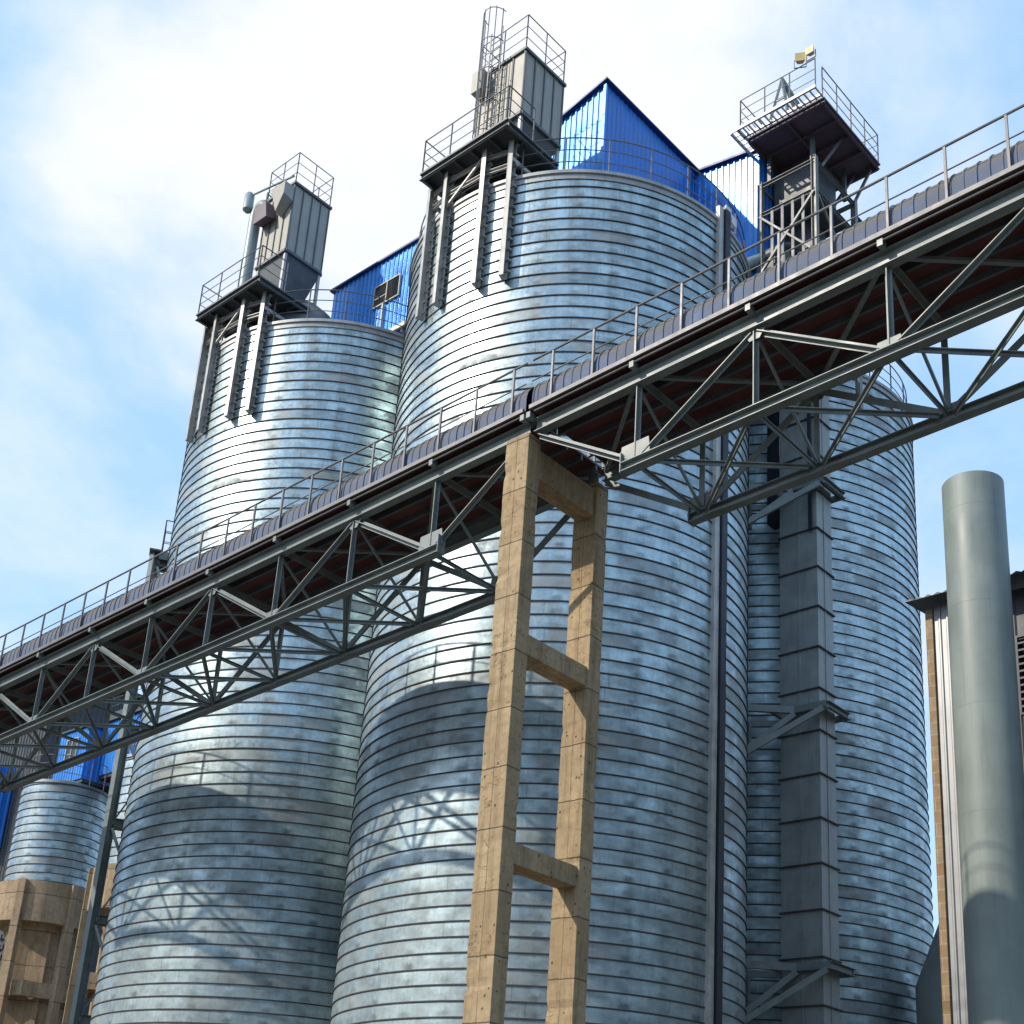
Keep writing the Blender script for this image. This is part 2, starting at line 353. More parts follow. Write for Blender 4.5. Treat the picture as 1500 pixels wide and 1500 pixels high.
# ------------------------------------------------------------------ filter platforms on the silo tops (local: x right-near, y away; front is -y)
def rails(b,pts,z,h=1.15,levels=(.38,.76,1.15),step=1.2,r=.018,closed=False):
    n=len(pts)
    for i in range(n if closed else n-1):
        p=V(pts[i]+(z,)); q=V(pts[(i+1)%n]+(z,)); L=(q-p).length; m=max(1,round(L/step))
        for lv in levels: b.tube(p+V((0,0,lv)),q+V((0,0,lv)),r if lv==levels[-1] else r*.7,6)
        for k in range(m+1):
            a=p+(q-p)*k/m; b.tube(a,a+V((0,0,h)),r*1.2,6)
def filter_platform(loc,label):
    t=thing('filter_platform',label,'platform',(loc[0],loc[1],0),GA,'filter platforms bracketed off the silo tops')
    b=MB(); z=27.62
    b.box((-1.32,-5.5,z),(1.95,-3.35,z+.05)); b.build('deck',M['steel_dark'],t)
    b=MB()
    b.chan((-1.34,-5.46,z-.1),(1.97,-5.46,z-.1),.08,.2); b.chan((1.92,-5.44,z-.1),(1.92,-3.35,z-.1),.08,.2); b.chan((-1.28,-5.44,z-.1),(-1.28,-3.35,z-.1),.08,.2)
    for x in (-.7,-.1,.5,1.2): b.chan((x,-5.42,z-.09),(x,-3.35,z-.09),.06,.16)
    for y in (-4.7,-3.9,-3.38): b.chan((-1.26,y,z-.12),(1.9,y,z-.12),.06,.14)
    b.build('deck_frame',M['steel_dark'],t)
    for x in (-1.27,-.5,.87,1.65):
        y=-math.sqrt((RAD+.17)**2-x*x)
        b=MB(); b.chan((x,y,23.05),(x,y,z-.2),.13,.24,.014,(x/5.2,y/5.2,0))
        for k in range(14): b.bar((x,y*.985,23.3+k*.3436),(x,y*.965,23.3+k*.3436),.16,.05)
        b.build('leg',M['galv_bar'],t)
    b=MB()
    for x0,x1 in ((-1.27,-.5),(-.5,.87),(.87,1.65)):
        y0=-math.sqrt((RAD+.15)**2-x0*x0); y1=-math.sqrt((RAD+.15)**2-x1*x1)
        b.chan((x0,y0,26.72),(x1,y1,26.72),.06,.13); b.chan((x0,y0,27.2),(x1,y1,27.2),.06,.11)
    b.build('cross_beam',M['galv_bar'],t)
    for x0,x1 in ((-.5,.87),):
        y0=-math.sqrt((RAD+.17)**2-x0*x0); y1=-math.sqrt((RAD+.17)**2-x1*x1)
        b=MB(); b.bar((x0,y0,26.3),(x1,y1,27.4),.07,.05); b.build('brace',M['galv_bar'],t)
    for x in (-1.27,1.65):
        b=MB(); b.bar((x,-4.95,26.9),(x,-3.4,26.9),.06,.12); b.build('cross_beam',M['galv_bar'],t)
    b=MB(); rails(b,[(-1.28,-3.9),(-1.28,-5.45),(1.9,-5.45),(1.9,-4.4)],z+.05); b.build('guard_rail',M['rail'],t)
    return t
filter_platform(MC,'grey filter platform bracketed off the front silo top by four channel legs')
filter_platform(LC,'grey filter platform bracketed off the left silo top beside a blue gallery')

def collector(loc,x0,x1,y0,y1,z0,z1,label,caged):
    t=thing('dust_collector',label,'dust collector',(loc[0],loc[1],27.67),GA,'box filters on the silo tops')
    Z=-27.67
    b=MB(); b.m=0; b.box((x0,y0,z0+Z),(x1,y1,z1+Z)); b.build('filter_body',M['filter'] ,t,bevel=.01)
    b=MB()
    n=4
    for k in range(n+1):
        y=y0+(y1-y0)*k/n; b.box((x1,y-.018,z0+Z),(x1+.035,y+.018,z1+Z-.002)); b.box((x0-.035,y-.018,z0+Z),(x0,y+.018,z1+Z-.002))
        x=x0+(x1-x0)*k/n; b.box((x-.018,y0-.035,z0+Z),(x+.018,y0,z1+Z-.002))
    b.build('stiffener',M['steel_dark'],t)
    b=MB(); b.box((x0-.07,y0-.07,z1+Z),(x1+.07,y1+.07,z1+Z+.09))
    for k in range(5):
        y=y0+(y1-y0)*(k+.5)/5; b.tube((x1-.1,y,z1+Z+.09),(x1-.1,y,z1+Z+.2),.06,8); b.tube((x0+.2,y,z1+Z+.09),(x0+.2,y,z1+Z+.2),.06,8)
    b.build('lid',M['steel_dark'],t)
    b=MB(); b.lathe([(1.75,26.45+Z),(1.7,26.75+Z),(1.05,28.0+Z),(.55,28.5+Z),(.01,28.55+Z)],40,((x0+x1)/2+.05,-2.75)); b.build('roof_inlet',M['steel_dark'],t,smooth=30)
    b=MB(); zb=27.75+Z; zt=z0+Z
    cx,cy=(x0+x1)/2,(y0+y1)/2; d=.28
    b.add([(x0,y0,zt),(x1,y0,zt),(x1,y1,zt),(x0,y1,zt),(cx-d,cy-d,zb),(cx+d,cy-d,zb),(cx+d,cy+d,zb),(cx-d,cy+d,zb)],[(0,1,5,4),(1,2,6,5),(2,3,7,6),(3,0,4,7),(7,6,5,4)])
    b.bar((x0-.03,y0-.03,zt),(x1+.03,y0-.03,zt),.08,.1); b.bar((x1+.03,y0-.02,zt),(x1+.03,y1,zt),.08,.1); b.bar((x0-.03,y0-.02,zt),(x0-.03,y1,zt),.08,.1); b.bar((x0,y1+.03,zt),(x1,y1+.03,zt),.08,.1)
    b.build('hopper',M['steel_dark'],t)
    for x in (x0+.04,x1-.04):
        for y in (y0+.04,y1-.04):
            b=MB(); b.bar((x,y,zb-.05),(x,y,zt-.05),.09,.09,(1,0,0)); b.build('support_leg',M['galv_bar'],t)
    b=MB(); rails(b,[(x0,y0),(x1,y0),(x1,y1),(x0,y1)],z1+Z+.09,1.25,(.42,.83,1.25),1.0,.016,True); b.build('guard_rail',M['rail'],t)
    if caged:
        # ladder with hooped cage on the front face
        b=MB(); lx=(x0+x1)/2-.15; ly=y0-.2
        for dx in (-.22,.22): b.bar((lx+dx,ly,zb+.2),(lx+dx,ly,z1+Z+1.3),.05,.02,(0,1,0))
        k=zb+.3
        while k<z1+Z+1.0: b.tube((lx-.22,ly,k),(lx+.22,ly,k),.014,6); k+=.28
        lad=b.build('ladder',M['rail'],t)
        b=MB(); rr=.36
        hoops=[zb+.9+1.12*i for i in range(5)]
        for h in hoops: b.path([(lx+rr*math.cos(a),ly-.05-rr*1.15*math.sin(a)*1.0,h) for a in [math.pi*i/12 for i in range(13)]],.013,5)
        for i in range(1,12,2):
            a=math.pi*i/12; b.tube((lx+rr*math.cos(a),ly-.05-rr*1.15*math.sin(a),hoops[0]),(lx+rr*math.cos(a),ly-.05-rr*1.15*math.sin(a),hoops[-1]+.05),.016,5)
        b.build('safety_cage',M['rail'],lad)
        b=MB(); b.box((x0+.03,y0-.36,z1+Z-.78),(x0+.42,y0-.04,z1+Z-.03)); b.build('fan_box',M['filter'],t)
        b=MB(); b.tube((x0-.1,y0-.3,zb),(x0-.1,y0-.3,zb+1.0),.14,14); b.build('outlet_pipe',M['galv_bar'],t,smooth=40)
    else:
        # big round vent duct that bends over into a hood on the front face, air tank on the left
        px,py,pr=x0-.36,y0-.15,.205
        b=MB(); top=z1+Z-.55; b.tube((px,py,zb-.2),(px,py,top),pr,24)
        pts=[(px+.3-.3*math.cos(a),py,top+.36*math.sin(a)) for a in [math.pi*.86*i/8 for i in range(9)]]
        for i in range(8): b.tube(pts[i],pts[i+1],pr*.99,24)
        b.build('vent_duct',M['duct'],t,smooth=40)
        b=MB(); e=pts[-1]
        b.add([(e[0]-.28,py-.25,e[2]-.02),(e[0]+.3,py-.25,e[2]-.02),(e[0]+.3,py+.22,e[2]-.02),(e[0]-.28,py+.22,e[2]-.02),
               (e[0]-.22,y0-.42,e[2]-.75),(e[0]+.48,y0-.42,e[2]-.75),(e[0]+.48,y0-.03,e[2]-.62),(e[0]-.22,y0-.03,e[2]-.62)],[(3,2,1,0),(0,1,5,4),(1,2,6,5),(2,3,7,6),(3,0,4,7),(4,5,6,7)])
        b.build('duct_hood',M['soffit'],t)
        b=MB(); zq=z1+Z
        b.add([(x1-.72,y0-.03,zq-.15),(x1+.02,y0-.03,zq-.15),(x1+.02,y0-.03,zq-.72),(x1-.5,y0-.03,zq-1.15),(x1-.72,y0-.42,zq-.15),(x1+.02,y0-.42,zq-.15),(x1+.02,y0-.42,zq-.62),(x1-.5,y0-.3,zq-1.05)],
              [(0,1,2,3),(7,6,5,4),(0,4,5,1),(1,5,6,2),(2,6,7,3),(3,7,4,0)])
        b.build('intake_hood',M['filter'],t)
        b=MB(); tx,ty=px-.16,py-.25; b.lathe([(.01,zq-.35),(.1,zq-.33),(.17,zq-.25),(.17,zq+.35),(.1,zq+.45),(.01,zq+.47)],18,(tx,ty)); b.tube((tx-.25,ty,zq+.3),(tx-.05,ty,zq+.25),.03,6); b.build('air_tank',M['duct'],t,smooth=40)
        b=MB(); b.tube((tx+.1,ty,zq+.3),(x1-.2,y0+.05,zq+.5),.035,8)
        for k in range(4): b.tube((x0+.3*k,y0-.05+.02*k,zq+.1),(x0+.3*k,y0-.05+.02*k,zq+.45),.03,6); b.tube((x0+.3*k,y0,zq+.4),(x0+.3*k+.05,y0+.35,zq+.3),.025,6)
        b.build('pulse_pipe',M['duct'],t)
    return t
collector(MC,-.5,1.27,-4.3,-2.65,29.15,31.42,'beige box filter with caged ladder on top of the front silo',True)
collector(LC,-.02,1.48,-4.3,-2.8,29.6,32.3,'beige box filter with pale round vent duct on top of the left silo',False)

# ------------------------------------------------------------------ blue sheeted galleries between the silo tops
def gallery_window(b_parent,x0,x1,y,z0,z1):
    b=MB(); t=.035; f0,f1=y-.085,y-.03
    b.box((x0-t,f0,z0-t),(x1+t,f1,z0)); b.box((x0-t,f0,z1),(x1+t,f1,z1+t)); b.box((x0-t,f0,z0),(x0,f1,z1)); b.box((x1,f0,z0),(x1+t,f1,z1)); b.box(((x0+x1)/2-.018,f0+.005,z0),((x0+x1)/2+.018,f1-.003,z1))
    b.box((x0,f0+.008,z0+(z1-z0)*.38),((x0+x1)/2-.018,f1-.006,z0+(z1-z0)*.38+.025))
    f=b.build('window',M['cream'],b_parent)
    b=MB(); b.box((x0,y-.055,z0),(x1,y-.036,z1)); b.build('pane',M['glass'],f)
# front silo gallery: mono-pitch box running away to the rear silo
g=thing('silo_gallery','tall blue sheeted gallery with a sloping roof on top of the front silo','gallery',(MC[0],MC[1],26.8),GA)
z=-26.8
b=MB(); b.corr((-1.5,-1.0),(1.5,-1.0),27.0+z,31.95+z,(0,-1),.21,.035,32.66+z); b.build('wall',M['blue_lit'],g,'sunlit blue end wall')
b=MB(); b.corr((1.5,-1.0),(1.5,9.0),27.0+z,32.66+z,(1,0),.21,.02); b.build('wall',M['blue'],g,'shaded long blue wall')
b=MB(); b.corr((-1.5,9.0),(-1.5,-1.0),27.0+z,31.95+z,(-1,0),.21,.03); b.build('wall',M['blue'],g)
b=MB(); b.plate([(-1.68,-1.16,31.92+z),(1.66,-1.16,32.70+z),(1.66,9.1,32.70+z),(-1.68,9.1,31.92+z)],.07); b.build('roof',M['blue_trim'],g)
b=MB(); b.bar((1.53,-1.035,27.0+z),(1.53,-1.035,32.62+z),.09,.09,(1,0,0)); b.build('corner_trim',M['blue_lit'],g)
b=MB(); b.box((-1.45,-.95,27.0+z-.1),(1.45,8.9,27.0+z)); b.build('floor',M['steel_dark'],g)
# bridge gallery between left and front silo (frame of the left silo)
g=thing('bridge_gallery','blue sheeted bridge with an open window between left and front silo tops','gallery',(LC[0],LC[1],26.8),GA)
b=MB(); b.corr((.62,-1.5),(2.1,-1.5),26.9+z,30.1+z,(0,-1),.2,.03); b.build('wall',M['blue_lit'],g)
b=MB(); b.corr((2.1,-1.5),(9.0,-1.5),26.95+z,30.1+z,(0,-1),.2,.03); w1=b.build('wall',M['blue_lit'],g)
b=MB(); b.corr((9.0,1.5),(.62,1.5),26.95+z,30.1+z,(0,1),.2,.03); b.build('wall',M['blue_lit'],g)
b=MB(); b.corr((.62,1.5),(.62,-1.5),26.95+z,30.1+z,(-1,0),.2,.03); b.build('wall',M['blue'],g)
b=MB(); b.plate([(.5,-1.62,30.1+z),(9.1,-1.62,30.1+z),(9.1,1.62,30.1+z),(.5,1.62,30.1+z)],.07); b.build('roof',M['blue_trim'],g)
b=MB(); b.bar((3.9,-1.56,26.95+z),(9.0,-1.56,26.95+z),.08,.16)
for x in (4.4,5.2,6.0,6.8): b.bar((x,-1.5,26.84+z),(x,1.5,26.84+z),.08,.12)
b.bar((6.3,-1.45,26.0+z),(6.3,-1.45,26.9+z),.08,.08,(1,0,0)); b.bar((3.45,-1.6,26.0+z),(3.45,-1.6,28.2+z),.05,.05,(1,0,0))
b.build('floor_frame',M['galv_bar'],g)
b=MB(); b.box((.7,-1.45,26.9+z),(9.0,1.45,26.95+z)); b.build('floor',M['blue'],g)
gallery_window(g,2.93,4.11,-1.5,28.3+z,29.08+z)
# cross gallery to the elevator
g=thing('cross_gallery','short blue and white ribbed gallery beside the elevator head tower','gallery',(MC[0],MC[1],26.0),GA)
z=-26.0
b=MB(); b.corr((1.56,3.6),(4.0,3.6),25.4+z,32.5+z,(0,-1),.21,.035,32.06+z); b.build('wall',M['blue_lit'],g)
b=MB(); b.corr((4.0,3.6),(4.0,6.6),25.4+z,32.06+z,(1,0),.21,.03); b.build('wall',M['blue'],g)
b=MB(); b.plate([(1.56,3.45,32.5+z),(4.1,3.45,32.06+z),(4.1,6.7,32.06+z),(1.56,6.7,32.5+z)],.07); b.build('roof',M['blue_trim'],g)
b=MB(); b.box((1.6,3.65,25.4+z),(3.95,6.6,25.5+z)); b.build('floor',M['steel_dark'],g)

# ------------------------------------------------------------------ bucket elevator between front and rear silo
DC=(8.3,33.9)
e=thing('bucket_elevator','tall grey boxed bucket elevator casing standing between two silos','elevator',(DC[0],DC[1],GZ),GA)
zs=[GZ]; zz=1.0
while zz<31: zs.append(zz); zz+=1.205
zs.append(31.6)
for i in range(len(zs)-1):
    a,c=zs[i]-GZ,zs[i+1]-GZ
    b=MB(); b.box((-.55,.04,a+.012),(.63,.85,c-.012)); b.box((-.56,.03,a+.3),(-.5,.86,c-.3)) if i%3==0 else None
    b.bar((.05,.03,a),(.05,.03,c),.045,.02,(0,1,0)); b.bar((.64,.42,a),(.64,.42,c),.02,.04,(0,1,0))
    sct=b.build('casing_section',M['casing'] if zs[i]<27 else M['steel_dark'],e)  # upper sections take darker paint to stand for shade below the head platform
    b=MB(); b.box((-.60,-.01,c-.035),(.68,.90,c+.0)); b.build('flange',M['seam'],sct)
b=MB(); b.bar((.48,-.05,19.0-GZ),(.48,-.05,27-GZ),.1,.06,(0,1,0)); b.build('cable_tray',M['navy'],e)
b=MB(); b.box((-1.0,.1,19.7-GZ),(-.62,.5,24-GZ)); b.build('control_box',M['navy'],e)

def bracket(zt,label,first=None):
    t=thing('elevator_bracket',label,'bracket',(DC[0],DC[1],zt),GA,'brackets tying the elevator to the front silo')
    b=MB()
    b.chan((.92,-.08,-.09),(-.05,-.08,-.09),.09,.19); b.chan((.92,-.02,-.09),(.92,1.12,-.09),.09,.19); b.chan((.9,1.1,-.09),(-.7,1.1,-.09),.09,.17)
    b.box((.66,-.05,-.02),(.9,1.1,0)); b.box((-.1,-.06,-.02),(.66,-.0,0))
    b.chan((-.02,-.06,-.09),(-1.6,-1.45,-.09),.09,.19); b.chan((-.1,1.08,-.09),(-2.5,-.4,-.09),.09,.17); b.chan((-.6,.95,-.1),(-.55,-.5,-.1),.08,.14)
    b.build('frame',M['steel'],t)
    for (x,y),(x1,y1) in (((-.05,-.1),(-1.66,-1.52)),((.8,-.1),(-1.2,-1.9))):
        b=MB(); b.chan((x,y,-.2),(x1,y1,-2.05),.11,.15,.012,(0,0,1)); b.build('strut',M['steel'],t)
    b=MB(); b.chan((-1.68,-1.55,-2.6),(-1.68,-1.55,.35),.12,.16,.012,(1,1,0)); b.bar((-1.4,-.2,-1.0),(-1.4,-.2,-.2),.12,.1,(1,0,0)); b.build('wall_channel',M['steel'],t)
    return t
bracket(20.55,'uppermost green steel elevator bracket just under the conveyor gallery')
bracket(13.77,'middle green steel elevator bracket halfway up the elevator casing')
bracket(6.85,'lowest green steel elevator bracket near the bottom edge of view')

tw=thing('head_tower','open steel lattice tower around the elevator top beneath a wide platform','tower',(DC[0],DC[1],23.2),GA)
z=-23.2; X0,X1,Y0,Y1=-.42,1.43,-1.2,1.18
for (x,y) in ((X0,Y0),(X1,Y0),(X1,Y1),(X0,Y1)):
    b=MB(); b.hbeam((x,y,0),(x,y,30.75+z),.16,.16,.016,(1,0,0)); b.build('leg',M['tower'],tw)
lv=[24.6,27.3,29.6,30.7]
for q in lv:
    for p0,p1 in (((X0,Y0),(X1,Y0)),((X1,Y0),(X1,Y1)),((X1,Y1),(X0,Y1)),((X0,Y1),(X0,Y0))):
        b=MB(); b.chan(p0+(q+z-.08,),p1+(q+z-.08,),.07,.14); b.build('cross_beam',M['tower'],tw)
for i in range(2):
    a,c=lv[i]+z,lv[i+1]+z
    for p0,p1 in (((X0,Y0-.05),(X1,Y0-.05)),((X1+.05,Y0),(X1+.05,Y1)),((X0,Y1+.05),(X1,Y1+.05))):
        b=MB(); b.bar(p0+(a,),p1+(c-.15,),.07,.07); b.build('brace',M['tower'],tw)
        b=MB(); b.bar(p1+(a,),p0+(c-.15,),.06,.06); b.build('brace',M['tower'],tw)
for x,y,x1,y1 in ((X1,Y0+.4,1.9,-.2),(X1,Y1,2.0,1.4),(.5,Y1,1.4,1.4)):
    b=MB(); b.bar((x,y,30.65+z),(x1,y1,32.0+z),.08,.08); b.build('knee_brace',M['steel_dark'],tw)
for x,y in ((X0,Y0),(X1,Y0),(X1,Y1),(X0,Y1)):
    b=MB(); b.bar((x*.8+.1,y*.8,30.7+z),(x*.8+.1,y*.8,31.9+z),.12,.12,(1,0,0)); b.build('short_post',M['steel_dark'],tw)
b=MB(); b.box((X0+.05,Y0+.05,27.32+z),(X1-.05,Y0+.25,27.36+z))
for x in (0,.35,.7,1.05): b.bar((x,Y0-.02,27.35+z),(x,Y0-.02,29.5+z),.09,.04,(0,1,0))
b.build('inner_rail',M['steel_dark'],tw)
b=MB(); b.chan((X1,Y1,30.2+z),(X1+.1,Y1+1.3,30.1+z),.07,.12); b.chan((X0,Y1,30.2+z),(X0,Y1+1.3,30.1+z),.07,.12); b.chan((X1+.1,Y1+1.3,28.6+z),(X1+.1,Y1+1.3,30.3+z),.07,.12,.012,(1,0,0)); b.chan((X0,Y1+1.3,29+z),(X1+.1,Y1+1.3,29+z),.07,.12); b.bar((X1,Y1,28+z),(X1+.1,Y1+1.3,30+z),.05,.05); b.bar((X1,Y1,30+z),(X1+.1,Y1+1.3,28.7+z),.05,.05)
b.build('outrigger',M['steel_dark'],tw)
b=MB(); b.box((-.36,-.9,29.75+z),(1.3,1.1,29.85+z)); b.box((-.3,-.6,29.86+z),(.95,.95,31.4+z)); b.build('elevator_head',M['steel_dark'],tw)  # dark colour stands in for the shade inside the tower
b=MB(); b.box((-.36,-1.1,27.0+z),(1.36,1.1,27.08+z)); b.build('service_floor',M['steel_dark'],tw)
b=MB(); b.tube((-.25,-1.0,28.1+z),(.35,-1.0,28.1+z),.2,14); b.tube((.35,-1.0,28.1+z),(.6,-1.0,28.1+z),.07,10); b.box((-.3,-1.1,27.1+z),(.4,-.85,27.9+z)); b.build('drive_motor',M['steel_dark'],tw)

hp=thing('head_platform','wide dark platform with railings on top of the elevator head tower','platform',(DC[0],DC[1],32.0),GA)
b=MB(); b.box((-.42,-1.9,0),(2.17,1.56,.05)); b.build('deck',M['soffit'],hp)
b=MB()
for p0,p1 in (((-.42,-1.88),(2.17,-1.88)),((2.13,-1.85),(2.13,1.53)),((2.1,1.52),(-.42,1.52)),((-.4,1.5),(-.4,-1.85))): b.chan(p0+(-.09,),p1+(-.09,),.07,.18)
for y in (-1.0,-.2,.6): b.chan((-.38,y,-.08),(2.1,y,-.08),.06,.14)
b.chan((.9,-1.85,-.1),(.9,1.5,-.1),.06,.12)
b.build('deck_frame',M['soffit'],hp)
b=MB()
for y in (-2.42,-2.05): b.bar((-.5,y,.0),(2.2,y,.0),.06,.1)
k=-.5
while k<2.2: b.bar((k,-2.42,0),(k,-1.95,0),.03,.06); k+=.19
b.build('catwalk',M['galv_bar'],hp)
b=MB()
for x in (-.72,-.46): b.bar((x,-2.42,0),(x,-.9,0),.05,.1)
k=-2.4
while k<-.9: b.bar((-.72,k,0),(-.46,k,0),.03,.05); k+=.2
b.build('catwalk',M['galv_bar'],hp)
b=MB(); rails(b,[(-.45,-1.0),(-.45,-2.3),(2.12,-2.3)],.05,1.15,(.38,.76,1.15),.95); rails(b,[(2.12,-1.9),(2.12,1.52),(.4,1.52)],.05,1.15,(.38,.76,1.15),.85); b.build('guard_rail',M['rail'],hp)
h=thing('hoist_frame','small steel A-frame hoist standing on the elevator head platform','hoist',(DC[0],DC[1],32.05),GA)
b=MB()
for sx in (.35,1.0):
    b.bar((sx,-1.95,0),(.68,-1.75,1.75),.07,.07)
b.bar((.68,-1.75,1.75),(.9,-.6,0),.07,.07); b.bar((.45,-1.88,.5),(.9,-1.88,.5),.04,.04); b.bar((.68,-1.75,1.75),(1.3,-.9,0),.07,.07)
b.bar((.5,-1.85,.85),(.85,-1.85,.85),.04,.04); b.box((.55,-1.2,.0),(.95,-.8,.4)); b.build('frame',M['steel'],h)
def flood(loc,rz,label,mat,s=1):
    t=thing('floodlight',label,'floodlight',loc,rz)
    b=MB(); b.add([(-.13*s,-.1*s,.0),(.13*s,-.1*s,.0),(.13*s,-.1*s,.26*s),(-.13*s,-.1*s,.26*s),(-.07*s,.08*s,.06*s),(.07*s,.08*s,.06*s),(.07*s,.08*s,.2*s),(-.07*s,.08*s,.2*s)],[(0,1,2,3),(7,6,5,4),(0,4,5,1),(1,5,6,2),(2,6,7,3),(3,7,4,0)]); b.build('lamp_body',mat,t)
    b=MB(); b.bar((-.15*s,0,.13*s),(-.15*s,0,-.14*s),.02,.03,(0,1,0)); b.bar((.15*s,0,.13*s),(.15*s,0,-.14*s),.02,.03,(0,1,0)); b.bar((-.15*s,0,-.14*s),(.15*s,0,-.14*s),.03,.02); b.build('bracket',M['steel_dark'],t)
    return t
fp=frame((DC[0],DC[1],32.05),GA)
flood(fp(2.02,-2.35,1.3),GA,'yellow floodlight at the near corner post of the head platform',M['yellow'])
flood(fp(1.66,-2.35,1.22),GA+.5,'yellow floodlight hung left of the corner lamp on the head platform rail',M['yellow'],1.15)
fm=frame((MC[0],MC[1],ZT),0)
for a,dz,l in ((-41.5,.28,'white floodlight left of a pair above the cable riser on the silo rim'),(-38.0,.16,'white floodlight right of a pair above the cable riser on the silo rim')):
    aa=R_(a); flood(fm(5.0*math.cos(aa),5.0*math.sin(aa),dz),R_(a+90),l,M['white'],1.1)
# spout from elevator head to the front silo roof
b=MB(); f1=frame((DC[0],DC[1],0),GA); f2=frame((MC[0],MC[1],0),GA)
p=f1(-.1,-.1,28.9); q=f2(3.4,2.4,26.9)
o_=thing('grain_spout','grey round spout sloping from the elevator head down to the silo roof','pipe',q)
b.tube(tuple(p[i]-q[i] for i in range(3)),(0,0,0),.19,18); b.tube((.0,.0,.0),(-.02,-.02,-.9),.2,18); b.build('spout_pipe',M['duct'],o_,smooth=40)
b=MB(); d=V(p)-V(q)
for k in (.25,.6): c=d*k; b.tube(c,c+d.normalized()*.05,.24,18)
b.build('flange',M['duct'],o_)

# cable riser on the front silo
cr=thing('cable_riser','light channel and dark cable cover running down the front silo','cable riser',(MC[0],MC[1],GZ),0)
def on(a,r): a=R_(a-90); return (r*math.cos(a),r*math.sin(a))
for n,a,w,mt,r in (('tray_channel',44.7,.19,'galv_bar',RAD+.06),('cable_cover',47.4,.24,'navy',RAD+.12)):
    x,y=on(a,r); b=MB(); b.bar((x,y,0),(x,y,ZT-GZ+.35),w,.12,(x,y,0)); b.build(n,M[mt],cr)

